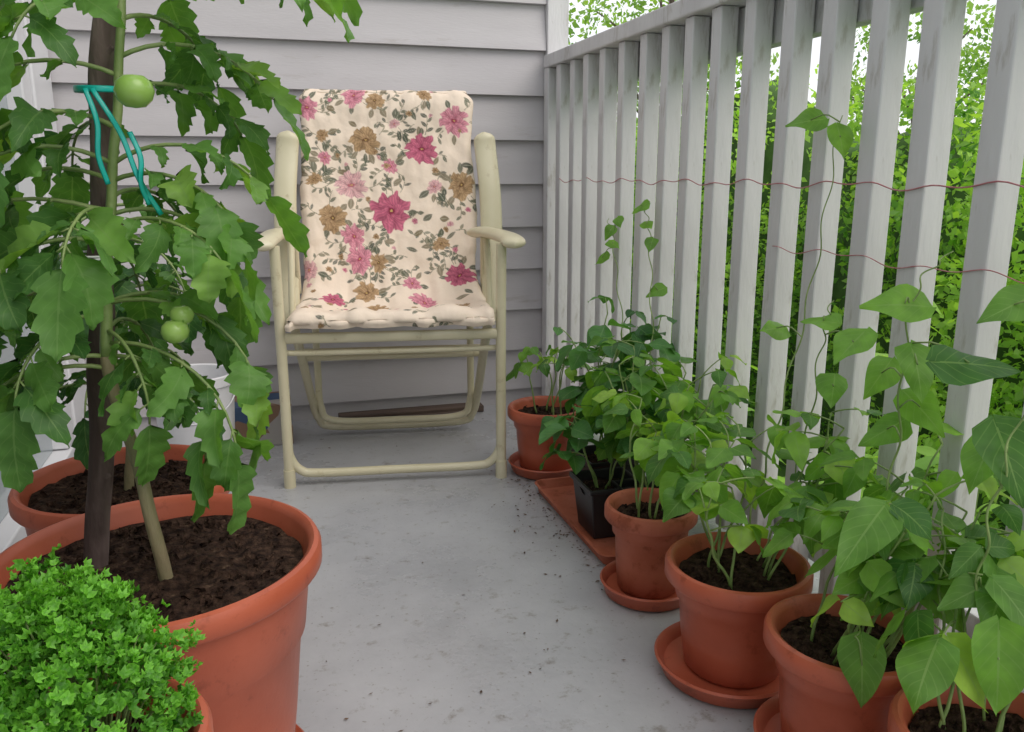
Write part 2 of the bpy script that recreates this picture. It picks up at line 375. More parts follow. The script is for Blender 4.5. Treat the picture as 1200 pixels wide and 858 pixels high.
# ------------------------------------------------------------ chair
ch=thing('folding_chair','cream metal folding armchair with pink floral padded sling','chair',loc=(.291,1.957,0),rotz=-rad(9))
F=M['frame']
def ct(name,pts,r=.011,n=None,**k):
    mb=MB(); tube(mb,pts,r,n=n,seg=k.pop('seg',14),**k); return mb.obj(name,F,ch,sharp=60)
for sx in (-1,1):
    ct('front_leg',[(sx*.262,0,.0),(sx*.262,0,.3),(sx*.264,.0,.59)],.0125,n=20)
    mbx=MB(); tube(mbx,[(sx*.262,0,0),(sx*.262,0,.045)],.0145,seg=14); mbx.obj('foot_cap',M['frame'],ch,sharp=60)
    xb=.225 if sx>0 else .262
    ct('armrest',[(sx*.292,-.045,.590),(sx*.285,.03,.601),(sx*(xb+.02),.20,.605),(sx*xb,.29,.595)],.02,n=30,side=(1,0,0),rx=.030,ry=.014,roundend=True)
    ct('side_rail',[(sx*.272,.235,.36),(sx*.274,.28,.48),(sx*.276,.335,.68),(sx*.268,.375,.81),(sx*.262,.38,.865)],.02,n=40,side=(1,0,0),rx=.03,ry=.013,roundend=True)
    ct('seat_rail',[(sx*.238,-.005,.405),(sx*.238,.15,.395),(sx*.238,.30,.395)],.010,n=12)
    ct('strut',[(sx*.25,.20,.59),(sx*.25,.13,.37)],.009)
    ct('strut',[(sx*.245,.24,.59),(sx*.25,.30,.44)],.008)
ct('floor_bar',[(-.262,.0,.13),(-.258,.004,.075),(-.235,.008,.04),(-.19,.01,.03),(0,.01,.03),(.19,.01,.03),(.235,.008,.04),(.258,.004,.075),(.262,0,.13)],.011,n=70)
ct('rear_leg',[(-.235,.02,.41),(-.236,.20,.26),(-.236,.36,.12),(-.225,.405,.055),(-.19,.42,.026),(0,.42,.022),(.19,.42,.026),(.225,.405,.055),(.236,.36,.12),(.236,.20,.26),(.235,.02,.41)],.012,n=100)
ct('rear_bar',[(-.215,.34,.40),(-.218,.37,.2),(-.215,.375,.10),(-.18,.38,.055),(0,.38,.05),(.18,.38,.055),(.215,.375,.10),(.218,.37,.2),(.215,.34,.40)],.010,n=90)
ct('cross_bar',[(-.262,.0,.372),(.262,.0,.372)],.009,side=(0,0,1),rx=.013,ry=.007)
ct('cross_bar',[(-.262,.004,.338),(-.2,.02,.332),(.2,.02,.332),(.262,.004,.338)],.007,n=30)
ct('cross_bar',[(-.236,.25,.27),(.236,.25,.27)],.009)
ct('cross_bar',[(-.236,.19,.30),(.236,.19,.30)],.008)
path=spline([(0,.498,.89),(0,.502,.93),(0,.488,.966),(0,.460,.974),(0,.438,.945),(0,.412,.84),(0,.375,.70),(0,.335,.56),(0,.30,.475),(0,.26,.435),(0,.20,.422),(0,.10,.422),(0,.03,.430),(0,-.012,.430),(0,-.026,.417),(0,-.022,.40)],600)
acc=[0]
for i in range(1,600): acc.append(acc[-1]+(path[i]-path[i-1]).length)
TOT=acc[-1]; NR=int(TOT/.0019); NC=250
rows=[]; k=0
for i in range(NR+1):
    s=TOT*i/NR
    while k<598 and acc[k+1]<s: k+=1
    f=(s-acc[k])/max(1e-9,acc[k+1]-acc[k]); p=path[k].lerp(path[k+1],min(1,f)); t=(path[min(k+1,599)]-path[max(k-1,0)]).normalized()
    rows.append((p,t,s))
STOP=.095
Wd=.232
vs=np.zeros(((NR+1)*(NC+1),3)); A=np.zeros((NR+1,NC+1)); S=np.zeros((NR+1,NC+1))
idx=0
for i,(p,t,s) in enumerate(rows):
    hw0=Wd+.004*math.sin(s*18)
    if s<STOP+.055: 
        q=1-max(0,min(1,(s-STOP+.01)/.06)); hw0-= .05*q**2
    if s>.62: hw0+=.012*min(1,(s-.62)/.1)
    sag=.016*math.exp(-((s-.37)/.22)**2)+.018*math.exp(-((s-.78)/.1)**2)
    wl=.006*noise.noise(Vector((3,s*9,0)))+.003*noise.noise(Vector((3,s*30,0))); wr_=.006*noise.noise(Vector((8,s*9,0)))+.003*noise.noise(Vector((8,s*30,0)))
    for j in range(NC+1):
        c=-1+2*j/NC
        edge=max(0,abs(c)-.93)/.07
        wr=.007*noise.noise(Vector((c*4,s*10,1)))+.004*noise.noise(Vector((c*9,s*22,5)))
        if s>.55: wr+=.005*math.sin(c*14+2*noise.noise(Vector((c*3,s*5,2))))*min(1,(s-.55)/.1)
        off=-sag*(1-c*c)+wr-.012*edge**2
        nn=Vector((0,-t.z,t.y))
        if nn.y>0 and s>STOP+.02 and s<.5: nn=-nn
        if s>=.5 and nn.z<0 : nn=-nn
        if s<STOP+.02: nn=Vector((0,0,.5)) if abs(c)<.93 else Vector((0,0,0))
        q=p+nn*off
        hwid=hw0+(wl if c<0 else wr_)
        vs[idx]=(c*hwid,q.y,q.z); idx+=1
        A[i,j]=c*Wd; S[i,j]=s
Cc=np.zeros((NR+1,NC+1,3)); Cc[:]=(.84,.71,.58)
Cc+=RNG.normal(0,1,(NR+1,NC+1,1))*.01
def region(x,y,R):
    i0=max(0,int((y-R)/TOT*NR)); i1=min(NR+1,int((y+R)/TOT*NR)+2); j0=max(0,int((x-R+Wd)/(2*Wd)*NC)); j1=min(NC+1,int((x+R+Wd)/(2*Wd)*NC)+2)
    return slice(i0,i1),slice(j0,j1)
def bl(sl,m,col):
    m=np.clip(m,0,1)
    if m.ndim==2: m=m[...,None]
    Cc[sl]=Cc[sl]*(1-m)+np.asarray(col)*m
def leafp(x,y,a,ln,wd,col):
    sl=region(x,y,ln*1.2)
    dx=A[sl]-x; dy=S[sl]-y
    if dx.size==0: return
    u=dx*math.cos(a)+dy*math.sin(a); v=-dx*math.sin(a)+dy*math.cos(a)
    s=u/ln; f=np.where((s>0)&(s<1),np.sin(np.pi*np.clip(s,0,1))**.8*wd,0)
    bl(sl,np.clip((f-np.abs(v))/.0012,0,1)*(f>0)*.92,np.array(col))
    bl(sl,np.clip((.0009-np.abs(v))/.0006,0,1)*((s>0)&(s<.9))*.6,(.55,.52,.42))
def stemp(x,y,a,ln,curv,col=(.2,.19,.12)):
    for i in range(int(ln/.0016)):
        sl=region(x,y,.003); bl(sl,(((A[sl]-x)**2+(S[sl]-y)**2)<.0011**2)*.8,col); x+=math.cos(a)*.0016; y+=math.sin(a)*.0016; a+=curv
        if i%8==5: leafp(x,y,a+random.choice((-.9,.9)),random.uniform(.014,.024),random.uniform(.0036,.0058),random.choice(((.10,.115,.075),(.14,.15,.10),(.22,.2,.13),(.08,.09,.07))))
def flower(x,y,R,kind,npet=9):
    sl=region(x,y,R*1.4); a_=A[sl]; s_=S[sl]
    if a_.size==0: return
    ph=random.random()*6; fl_=random.uniform(.72,.95); ca,sa=math.cos(ph),math.sin(ph)
    dx=a_-x; dy=s_-y; du=dx*ca+dy*sa; dv=(-dx*sa+dy*ca)/fl_
    du=du+R*.06*np.sin(dv/R*9+ph); dv=dv+R*.06*np.sin(du/R*8+2*ph)
    th=np.arctan2(dv,du); r=np.hypot(du,dv)
    if kind=='p': cols=((.50,.09,.17),(.80,.38,.44),(.34,.05,.10))
    elif kind=='m': cols=((.38,.06,.13),(.66,.19,.28),(.22,.03,.06))
    elif kind=='l': cols=((.66,.26,.32),(.84,.56,.54),(.46,.13,.18))
    else: cols=((.27,.15,.075),(.56,.38,.21),(.14,.07,.035))
    for ring,(sc,n,rot) in enumerate(((1.05,npet,0),(.82,npet-2,1.1),(.58,npet-3,2.3),(.36,5,.4))):
        w=.5+.5*np.cos(n*th+ph+rot+.6*np.sin(2*th+ph))
        pr=R*sc*(.76+.24*w**.5+.07*np.sin(3*th+ring*2+ph)+.04*np.sin(17*th))
        m=np.clip((pr-r)/.0013,0,1)[...,None]
        sh=np.clip(r/(R*sc),0,1)[...,None]**1.4; st=(.5+.5*np.sin(th*n*4+ph+r*300))[...,None]
        c=np.array(cols[0])*(1-sh)+np.array(cols[1])*sh; c=c*(.74+.34*st)
        gap=(w**.4)[...,None]; c=c*(.58+.42*gap)
        Cc[sl]=Cc[sl]*(1-m)+c*m
    bl(sl,(r<R*.17)*.9,cols[2]); bl(sl,(r<R*.07)*.9,(.6,.42,.15))
K=.00232
fl=[(408,122,15,'p'),(527,152,19,'p'),(488,185,20,'m'),(403,228,19,'l'),(448,260,24,'m'),(403,290,16,'p'),(410,318,18,'p'),(449,205,10,'p'),(354,138,14,'p'),(352,330,13,'l'),(528,340,18,'m'),(433,128,12,'b'),(420,175,18,'b'),(532,230,18,'b'),(380,268,17,'b'),(432,322,12,'b'),(418,360,15,'b'),(470,350,10,'p'),(360,222,9,'b'),(492,120,9,'b'),(500,230,10,'l'),(372,196,8,'p'),(506,300,11,'b'),(455,155,7,'l'),(370,170,8,'b')]
random.seed(11)
for (u,v,r,kk) in fl:
    x=(u-447)*K; y=STOP+(v-107)*K
    for _ in range(4):
        a=random.random()*6.28; stemp(x+math.cos(a)*r*K*.9,y+math.sin(a)*r*K*.9,a,random.uniform(.025,.06),random.uniform(-.05,.05))
    for _ in range(3):
        a=random.random()*6.28; leafp(x+math.cos(a)*r*K*.8,y+math.sin(a)*r*K*.8,a,random.uniform(.024,.036),random.uniform(.006,.009),random.choice(((.10,.115,.08),(.14,.145,.10),(.24,.2,.13))))
for _ in range(50):
    stemp(random.uniform(-Wd,Wd),random.uniform(0,TOT),random.random()*6.28,random.uniform(.025,.055),random.uniform(-.06,.06))
for _ in range(60):
    x=random.uniform(-Wd,Wd); y=random.uniform(0,TOT); a=random.random()*6.28
    leafp(x,y,a,random.uniform(.022,.038),random.uniform(.006,.0095),random.choice(((.08,.09,.065),(.12,.13,.09),(.26,.22,.15),(.2,.16,.09))))
for (u,v,r,kk) in fl: flower((u-447)*K,STOP+(v-107)*K,r*K,kk,random.choice((7,8,9)))
for x,y,r,kk in ((-.15,.72,.03,'m'),(-.04,.76,.035,'b'),(.08,.72,.04,'p'),(.17,.79,.03,'b'),(-.12,.84,.035,'p'),(.02,.86,.03,'m'),(.13,.88,.03,'l'),(-.05,.03,.03,'p'),(.12,.03,.03,'b')): flower(x,y,r,kk)
for _ in range(40): flower(random.uniform(-Wd,Wd),random.uniform(0,TOT),random.uniform(.006,.011),random.choice('plbbb'),6)
fs=[]
for i in range(NR):
    for j in range(NC):
        a=i*(NC+1)+j; fs.append((a,a+1,a+NC+2,a+NC+1))
me=bpy.data.meshes.new('padded_sling'); me.from_pydata(vs.tolist(),[],fs)
ca=me.color_attributes.new('Col','FLOAT_COLOR','POINT'); cc=np.ones(((NR+1)*(NC+1),4),dtype=np.float32); cc[:,:3]=np.clip(Cc.reshape(-1,3),0,1); ca.data.foreach_set('color',cc.ravel())
me.polygons.foreach_set('use_smooth',[True]*len(me.polygons)); me.materials.append(attrmat('floral_cloth'))
so=bpy.data.objects.new('padded_sling',me); COL.objects.link(so); so.parent=ch
md=so.modifiers.new('thick','SOLIDIFY'); md.thickness=.012; md.offset=0
# ------------------------------------------------------------ tomato pots
def make_tomato(loc,R,H,rb,stem_pts,leaves,name,label,stake=None,seed=1,size=.075,fruits=()):
    random.seed(seed)
    e=thing(name,label,'potted plant',loc=loc,group='potted tomato plants')
    make_pot(e,R,H,rb,clumps=340,soil=.024)
    lm=MB(); sm=MB(); om=MB()
    sp=spline(stem_pts,60)
    sp=[p+Vector((noise.noise(p*14),noise.noise(p*14+Vector((7,0,0))),0))*.005 for p in sp]
    tube(om,sp[:26],.0078,.0062,seg=9); tube(sm,sp[25:],.0062,.003,seg=8)
    for (f,az,ln,e0,bend,sz,ti) in leaves:
        i=int(f*59); tomato_leaf(lm,sm,sp[i],az,ln,e0,bend,size*sz,ti)
    om.obj('lower_stem',M['oldstem'],e); sm.obj('stem',M['stem'],e); lm.obj('foliage',M['tomleaf'],e,attr=True)
    if stake:
        k=MB(); pts=spline(stake,60); pts=[p+Vector((noise.noise(p*12)*.006,noise.noise(p*12+Vector((5,0,0)))*.006,0)) for p in pts]
        tube(k,pts,.0135,.012,seg=14)
        for q in (.2,.47,.7):
            p=pts[int(q*59)]; tube(k,[p,p+Vector((.012,-.012,.012))],.006,.003,seg=7)
        k.obj('stake',M['bark'],e)
    for p in fruits:
        mb=MB(); r=p[3]; prof=[(0,-r*.85),(r*.5,-r*.78),(r*.85,-r*.45),(r,0),(r*.88,r*.45),(r*.55,r*.75),(r*.2,r*.8),(0,r*.72)]; lathe(mb,prof,20)
        mb.v=[Vector(v)+Vector(p[:3]) for v in mb.v]; mb.obj('tomato_fruit',M['tomfruit'],e)
    return e
L0=Vector((-.133,.945,SZ))
D=math.radians
lv=[
 (.44,D(-20),.17,.2,1.9,1.0,.6),(.46,D(-60),.13,.1,1.8,.95,.6),(.43,D(200),.17,.3,1.5,1.0,.4),
 (.50,D(10),.16,.5,1.7,1.05,.7),(.52,D(215),.20,.5,1.4,1.1,.5),(.50,D(160),.19,.5,1.5,1.0,.35),
 (.58,D(-30),.15,.6,1.6,1.0,.75),(.60,D(180),.21,.5,1.3,1.15,.5),(.60,D(250),.13,.5,1.6,1.1,.6),(.62,D(60),.13,.5,1.5,.9,.3),
 (.66,D(0),.17,.7,1.7,.95,.7),(.66,D(205),.18,.6,1.6,1.1,.65),(.68,D(120),.15,.5,1.5,.9,.3),
 (.74,D(190),.19,.5,1.5,1.05,.6),(.75,D(15),.17,.6,1.5,.95,.7),(.78,D(240),.15,.6,1.6,1.0,.6),
 (.82,D(-15),.20,.7,1.3,1.0,.8),(.84,D(170),.16,.6,1.5,.95,.55),(.86,D(70),.12,.5,1.3,.9,.45),
 (.90,D(5),.20,.5,1.2,1.0,.85),(.92,D(200),.16,.5,1.4,1.0,.7),(.98,D(25),.17,.5,1.3,.9,.8),(1.0,D(150),.14,.7,1.4,.9,.7),
 (.50,D(-6),.24,.35,2.1,1.1,.65),(.45,D(-22),.21,.25,1.8,1.05,.6),(.57,D(232),.17,.5,1.6,1.1,.45),(.64,D(-14),.16,.5,1.8,1.05,.7),
 (.64,D(155),.20,.5,1.5,1.0,.35),(.69,D(225),.17,.6,1.7,1.1,.6),(.72,D(30),.15,.6,1.6,1.0,.5),(.80,D(208),.19,.5,1.6,1.1,.55),
 (.88,D(-25),.17,.7,1.5,1.0,.85),(.93,D(180),.17,.5,1.6,1.0,.65),(.97,D(-12),.23,.5,1.3,1.0,.85),(.94,D(-2),.24,.75,1.5,1.0,.9),(.48,D(235),.15,.4,1.7,1.05,.45),(.41,D(188),.18,.4,1.7,1.05,.4),
 (.55,D(90),.15,.5,1.6,1.0,.2),(.47,D(70),.13,.5,1.8,1.0,.25),(.60,D(20),.18,.4,1.9,1.0,.5),(.78,D(45),.15,.5,1.6,.95,.5)]
stake=[(-.075,.030,.27),(-.052,.03,.45),(-.028,.03,.68),(.0,.025,.9),(.035,.02,1.12)]
tp=make_tomato(L0,.18,.325,.128,[(.012,-.030,.285),(.004,-.035,.36),(-.012,-.03,.46),(-.028,-.02,.56),(-.015,-.015,.68),(.01,-.01,.82),(.02,0,.96),(.03,.0,1.04)],lv,'potted_tomato_plant','tall tomato plant tied to brown wooden stake in large terracotta pot',stake=stake,seed=3,size=.066,fruits=((.030,-.07,.815,.018),(.045,-.06,.585,.014),(.052,-.052,.60,.012)))
mb=MB()
for k,(a,b) in enumerate((((-.012,-.030,.82),(.040,-.035,.70)),((-.018,-.030,.82),(-.006,-.034,.73)),((.018,-.034,.78),(.030,-.036,.71)))):
    a=Vector(a);b=Vector(b); pts=spline([a,a.lerp(b,.35)+Vector((.004,-.004,0)),a.lerp(b,.7)+Vector((-.002,-.004,0)),b],20); tube(mb,pts,.004,side=(1,.3,0),rx=.0026,ry=.0005,seg=6)
pts=[]
for i in range(30):
    a=i/29*6.28; pts.append(Vector((-.008,.008,.822))+Vector((.026*math.cos(a),.036*math.sin(a),.002*math.sin(a))))
tube(mb,pts,.003,side=(0,0,1),rx=.0032,ry=.0005,seg=6)
mb.obj('ribbon_tie',M['teal'],tp)
mb=MB(); pts=[]
for i in range(40):
    a=i/39*6.28*2; pts.append(Vector((-.034,.012,.655))+Vector((.030*math.cos(a),.036*math.sin(a)-.005,.004*math.sin(a*.5)+i*.0001)))
tube(mb,pts,.0012,seg=5); mb.obj('string_tie',M['white'],tp)
saucer((L0.x,L0.y,.001),.158)
random.seed(8); lv=[]
for i in range(20):
    f=.35+.65*i/19; lv.append((f,i*2.4+1,random.uniform(.11,.18),random.uniform(.2,.7),random.uniform(1.2,2.0),random.uniform(.8,1.05),random.uniform(.05,.45)))
t2=make_tomato((-.222,1.335,SZ),.16,.285,.115,[(.0,.0,.25),(.01,.0,.36),(.0,.01,.48),(.02,.0,.60),(.02,.0,.72)],lv,'potted_tomato_plant','bushy tomato plant in terracotta pot beside the glass door',seed=9,size=.064)
saucer((-.222,1.335,.001),.14)
# ------------------------------------------------------------ parsley
random.seed(14)
e=thing('potted_parsley','curly parsley in a small terracotta pot','potted plant',loc=(-.163,.66,0.0))
make_pot(e,.098,.305,.068)
pm=MB(); ps=MB()
def ruffle(mb,c,nrm,R,tint):
    nrm=Vector(nrm).normalized(); x=nrm.orthogonal().normalized(); y=nrm.cross(x); ns=12
    vs=[Vector(c)]; at=[(0,0,tint*.5)]; ph=random.random()*6
    for ring,(k,am) in enumerate(((.5,.25),(1,.6))):
        for j in range(ns):
            a=2*math.pi*j/ns; rr=R*k*(1+.25*math.sin(a*5+ph)); h=R*am*math.sin(a*(3+ring*2)+ph)+R*.3*k*k
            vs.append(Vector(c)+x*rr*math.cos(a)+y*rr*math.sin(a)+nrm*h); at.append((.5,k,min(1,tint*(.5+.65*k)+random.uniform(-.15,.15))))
    fs=[(0,1+j,1+(j+1)%ns) for j in range(ns)]
    for j in range(ns):
        k=(j+1)%ns; fs.append((1+j,1+ns+j,1+ns+k,1+k))
    mb.add(vs,fs,at)
NS=300
for i in range(NS):
    a=i*2.39996+random.uniform(-.2,.2); q=math.sqrt((i+.5)/NS); el=math.acos(q*.97)
    R0=random.uniform(.9,1.1) if random.random()<.8 else random.uniform(.6,.9)
    bump=.012*math.sin(a*3+q*6)
    tip=Vector((-.018+math.cos(a)*q*.104*R0,math.sin(a)*q*.105*R0,.285+(.14*math.sin(el)+bump)*R0+random.uniform(-.012,.012)))
    b=Vector((math.cos(a)*q*.03,math.sin(a)*q*.03,.27))
    if i%3==0: tube(ps,[b,(b+tip)/2+Vector((0,0,.02)),tip],.0012,.0008,seg=4,n=6)
    nrm=(tip-Vector((0,0,.27))).normalized()
    ti=random.uniform(.3,1)
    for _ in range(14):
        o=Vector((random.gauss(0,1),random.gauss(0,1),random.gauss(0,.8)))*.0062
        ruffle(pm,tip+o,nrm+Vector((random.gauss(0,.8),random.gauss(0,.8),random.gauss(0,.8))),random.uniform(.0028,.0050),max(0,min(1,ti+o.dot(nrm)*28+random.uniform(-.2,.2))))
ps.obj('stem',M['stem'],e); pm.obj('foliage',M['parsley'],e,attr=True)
# ------------------------------------------------------------ bean plants
def bean_plant(name,label,loc,R,H,rb,nst,height,spread,size,seed,tint,leafm='beanleaf',mat='pot',vines=(),lean=(0,0),kind='bean',cat='potted plant',square=False,group='potted bean plants along the railing',nn=5,f0=.5,wr=.74):
    random.seed(seed)
    e=thing(name,label,cat,loc=loc,group=group)
    if square:
        mb=MB(); 
        def sq(r,z): return [(sx*r,sy*r,z) for sx,sy in((-1,-1),(1,-1),(1,1),(-1,1))]
        rings=[sq(rb,0),sq(R-.006,H-.012),sq(R,H-.012),sq(R,H),sq(R-.005,H),sq(R-.01,H-.03)]
        vs=[p for r in rings for p in r]; fs=[(3,2,1,0)]
        for i in range(len(rings)-1):
            for j in range(4): k=(j+1)%4; fs.append((i*4+j,i*4+k,(i+1)*4+k,(i+1)*4+j))
        mb.add(vs,fs); o=mb.obj('pot',M['black'],e,smooth=False)
        bv=o.modifiers.new('b','BEVEL'); bv.width=.006; bv.segments=2
        soil_mesh(R*.93,H-.02,e,clumps=30)
    else: make_pot(e,R,H,rb,mat,soil=.022)
    lm=MB(); sm=MB()
    for s in range(nst):
        a=random.random()*6.28; r=R*.5*math.sqrt(random.random())
        p=Vector((r*math.cos(a),r*math.sin(a),H-.025)); h=height*random.uniform(.65,1.05)
        a2=a+random.uniform(-.7,.7)
        tip=p+Vector((math.cos(a2)*spread*random.uniform(.3,1)+lean[0],math.sin(a2)*spread*random.uniform(.3,1)+lean[1],h))
        mid=(p+tip)/2+Vector((random.uniform(-.02,.02),random.uniform(-.02,.02),h*.1))
        sp=spline([p,mid,tip],20); sp=[q+Vector((noise.noise(q*22+Vector((s,0,0))),noise.noise(q*22+Vector((0,s,9))),0))*.008 for q in sp]
        tube(sm,sp,.0023,.0013,seg=6)
        for k in range(nn):
            f=f0+(1-f0)*k/(nn-1); q=sp[int(f*19)]
            trifol(lm,sm,q,a2+random.uniform(-2.2,2.2)+k*2.4,random.uniform(.2,1.0),random.uniform(.03,.06)*(size/.07),size*random.uniform(.65,1.1)*(1 if f<.95 else .6),tint+random.uniform(-.2,.2),kind,wr)
    L0=Vector(loc)
    for vine,lfs in vines:
        pts=[Vector(p)-L0 for p in vine]
        sp=spline(pts,18*len(pts)); sp=[p+Vector((math.sin(i*.55),math.cos(i*.55),0))*.004*min(1,i/10) for i,p in enumerate(sp)]
        tube(sm,sp,.0018,.0008,seg=6)
        for (pos,az,el,s,ti) in lfs:
            q=Vector(pos)-L0; near=min(sp,key=lambda t:(t-q).length)
            tube(sm,[near,(near+q)/2+Vector((0,0,.01)),q],.0013,.001,seg=5,n=6)
            dv=azv(az,el)
            leaf(lm,q-dv*s*.4,dv,UP+Vector((-.5,-.6,0)),s,s*wr,'bean',droop=random.uniform(.1,.6),fold=random.uniform(0,.3),tint=ti,roll=random.uniform(-.3,.3))
    sm.obj('stem',M['bstem'],e); lm.obj('foliage',M[leafm],e,attr=True)
    return e
bean_plant('potted_bean_plant','small bean seedling in terracotta pot beside the chair',(.675,1.93,SZ),.1,.165,.068,5,.19,.06,.065,31,.6,nn=2,f0=.75,lean=(.0,.01))
saucer((.675,1.93,.001),.098)
def tray(mb,x0,x1,y0,y1,h):
    def rr(d,z,rc=.02):
        out=[]
        for cx,cy,a0 in((x1-rc,y1-rc,0),(x0+rc,y1-rc,90),(x0+rc,y0+rc,180),(x1-rc,y0+rc,270)):
            for k in range(5):
                a=rad(a0+k*22.5); out.append((cx+math.cos(a)*(rc+d),cy+math.sin(a)*(rc+d),z))
        return out
    rings=[rr(-.012,.001),rr(-.006,.003),rr(0,h-.003),rr(.004,h-.002),rr(.005,h),rr(-.002,h),rr(-.010,.007)]
    n=len(rings[0]); vs=[p for r in rings for p in r]; fs=[tuple(reversed(range(n))),tuple((len(rings)-1)*n+j for j in range(n))]
    for i in range(len(rings)-1):
        for j in range(n): k=(j+1)%n; fs.append((i*n+j,i*n+k,(i+1)*n+k,(i+1)*n+j))
    mb.add(vs,fs)
mb=MB(); tray(mb,.60,.80,1.37,1.80,.026); o=mb.obj('plant_tray',M['potold'],sharp=40); meta(o,'long shallow terracotta tray holding black nursery pots','tray')
NG='black nursery pots in the tray'
bean_plant('potted_pepper_plant','dark green leafy plant in black plastic nursery pot',(.672,1.53,.008),.062,.115,.045,5,.22,.09,.07,41,.5,leafm='darkleaf',square=True,kind='oval',group=NG,nn=4,lean=(.02,.0),f0=.45)
bean_plant('potted_pepper_plant','dark green leafy plant in black plastic nursery pot',(.735,1.685,.008),.062,.115,.045,7,.33,.12,.08,42,.65,leafm='darkleaf',square=True,kind='oval',group=NG,nn=6,f0=.3,lean=(-.01,0))
bean_plant('potted_pepper_plant','tall leafy plant in black plastic nursery pot',(.738,1.455,.008),.062,.115,.045,7,.31,.12,.075,43,.6,square=True,kind='oval',group=NG,nn=6,f0=.3,
  vines=[([(.74,1.46,.15),(.80,1.6,.4),(.86,1.75,.6),(.87,1.80,.68)],[((.85,1.78,.68),2.5,-.4,.05,.7),((.85,1.72,.60),4.0,-.6,.045,.5),((.84,1.66,.5),3.0,-.3,.05,.6),((.855,1.76,.64),4.6,-.2,.045,.8)]),
         ([(.73,1.5,.15),(.82,1.8,.4),(.87,1.98,.58),(.87,2.02,.64)],[((.86,1.98,.61),3.5,-.8,.045,.5),((.85,2.0,.54),2.5,-.5,.05,.6),((.86,1.93,.64),4.4,-.5,.04,.6),((.86,1.96,.58),5.0,-.3,.045,.7)])])
bean_plant('potted_bean_plant','bushy bean plant in terracotta pot with saucer',(.642,1.262,SZ),.083,.165,.056,6,.24,.06,.07,51,.6,nn=4,lean=(.06,.04),mat='potold',f0=.55)
saucer((.642,1.262,.001),.088)
bean_plant('potted_bean_plant','full light green bean plant in terracotta pot with saucer',(.657,1.0,SZ),.108,.175,.073,10,.235,.08,.078,61,.7,nn=4,lean=(.045,.02),f0=.5,
  vines=[([(.68,1.03,.18),(.76,1.08,.35),(.84,1.12,.6),(.872,1.13,.84)],[((.85,1.173,.835),2.9,-.05,.065,.5),((.85,1.098,.806),4.6,-1.0,.06,.7),((.82,1.18,.50),3.4,.1,.06,.75)]),
         ([(.69,1.0,.18),(.75,1.0,.3),(.78,1.01,.5),(.80,1.02,.57)],[((.78,1.01,.543),2.2,.1,.06,.75),((.75,.906,.533),3.4,-.5,.075,.8),((.76,.95,.46),4.0,-.6,.06,.6)])])
saucer((.65,1.0,.001),.112)
bean_plant('potted_bean_plant','climbing bean plant with large leaves in terracotta pot',(.683,.787,SZ),.101,.175,.068,9,.25,.07,.082,71,.6,nn=4,lean=(.07,.0),f0=.5,wr=.62,
  vines=[([(.70,.78,.18),(.74,.80,.4),(.76,.82,.6),(.80,.81,.66)],[((.75,.822,.597),2.8,.15,.085,.8),((.74,.78,.53),4.4,-.7,.08,.6),((.72,.688,.554),5.9,.0,.10,.1),((.76,.86,.50),3.5,-.6,.07,.7),((.70,.745,.34),3.3,-.3,.08,.7),((.77,.80,.47),4.9,-.5,.075,.8),((.76,.84,.43),2.9,-.5,.07,.6)]),
         ([(.66,.76,.18),(.64,.72,.27),(.62,.70,.24)],[((.62,.685,.21),4.3,-1.2,.085,.45),((.655,.72,.27),3.0,-.6,.075,.7)])])
bean_plant('potted_bean_plant','climbing bean plant with drooping leaves in terracotta pot',(.70,.578,SZ),.1,.175,.068,5,.25,.05,.09,84,.6,nn=4,lean=(.09,.07),f0=.5,wr=.62,
  vines=[([(.71,.6,.18),(.70,.62,.35),(.72,.62,.5),(.76,.63,.62)],[((.72,.627,.472),4.6,-.9,.095,.2),((.70,.617,.33),3.0,-.3,.085,.45),((.67,.56,.285),4.3,-1.3,.095,.75),((.74,.66,.62),3.0,-.4,.07,.5),((.75,.68,.45),3.6,-.5,.085,.75)])])
saucer((.683,.787,.001),.105); saucer((.70,.578,.001),.102)
# ------------------------------------------------------------ bits behind tomato
e=thing('bucket','white plastic bucket standing near the wall','bucket',loc=(-.18,2.12,0))
mb=MB(); lathe(mb,[(0,.002),(.078,.002),(.082,.01),(.096,.25),(.101,.252),(.101,.275),(.098,.278),(.093,.275),(.08,.02),(0,.02)],48); mb.obj('bucket_body',M['white'],e,sharp=40)
mb=MB(); tube(mb,[(.102*math.cos(a),-.102*math.sin(a)*.9,.25-.08*math.sin(a)) for a in [math.pi*i/24 for i in range(25)]],.002,seg=6); mb.obj('handle',M['white'],e)
e=thing('cardboard_box','printed cardboard box in orange and blue colours','box',loc=(-.10,2.42,0))
mb=MB(); box(mb,-.155,.155,-.08,.08,.001,.115,.002); mb.obj('box_body',M['box'],e,smooth=False)
mb=MB(); box(mb,-.155,.155,-.079,-.002,.1155,.118); box(mb,-.155,.155,.002,.079,.1155,.118); mb.obj('lid',M['box'],e,smooth=False)
mb=MB(); box(mb,.2,.66,2.50,2.555,.001,.022,.003); box(mb,.24,.6,2.46,2.497,.001,.013,.002); o=mb.obj('mat_stand_in',M['plank'],smooth=False); meta(o,'thin dark plank standing in for a flat mat by the wall','plank')  # thin planks stand in for a flat dark mat
random.seed(3); mb=MB()
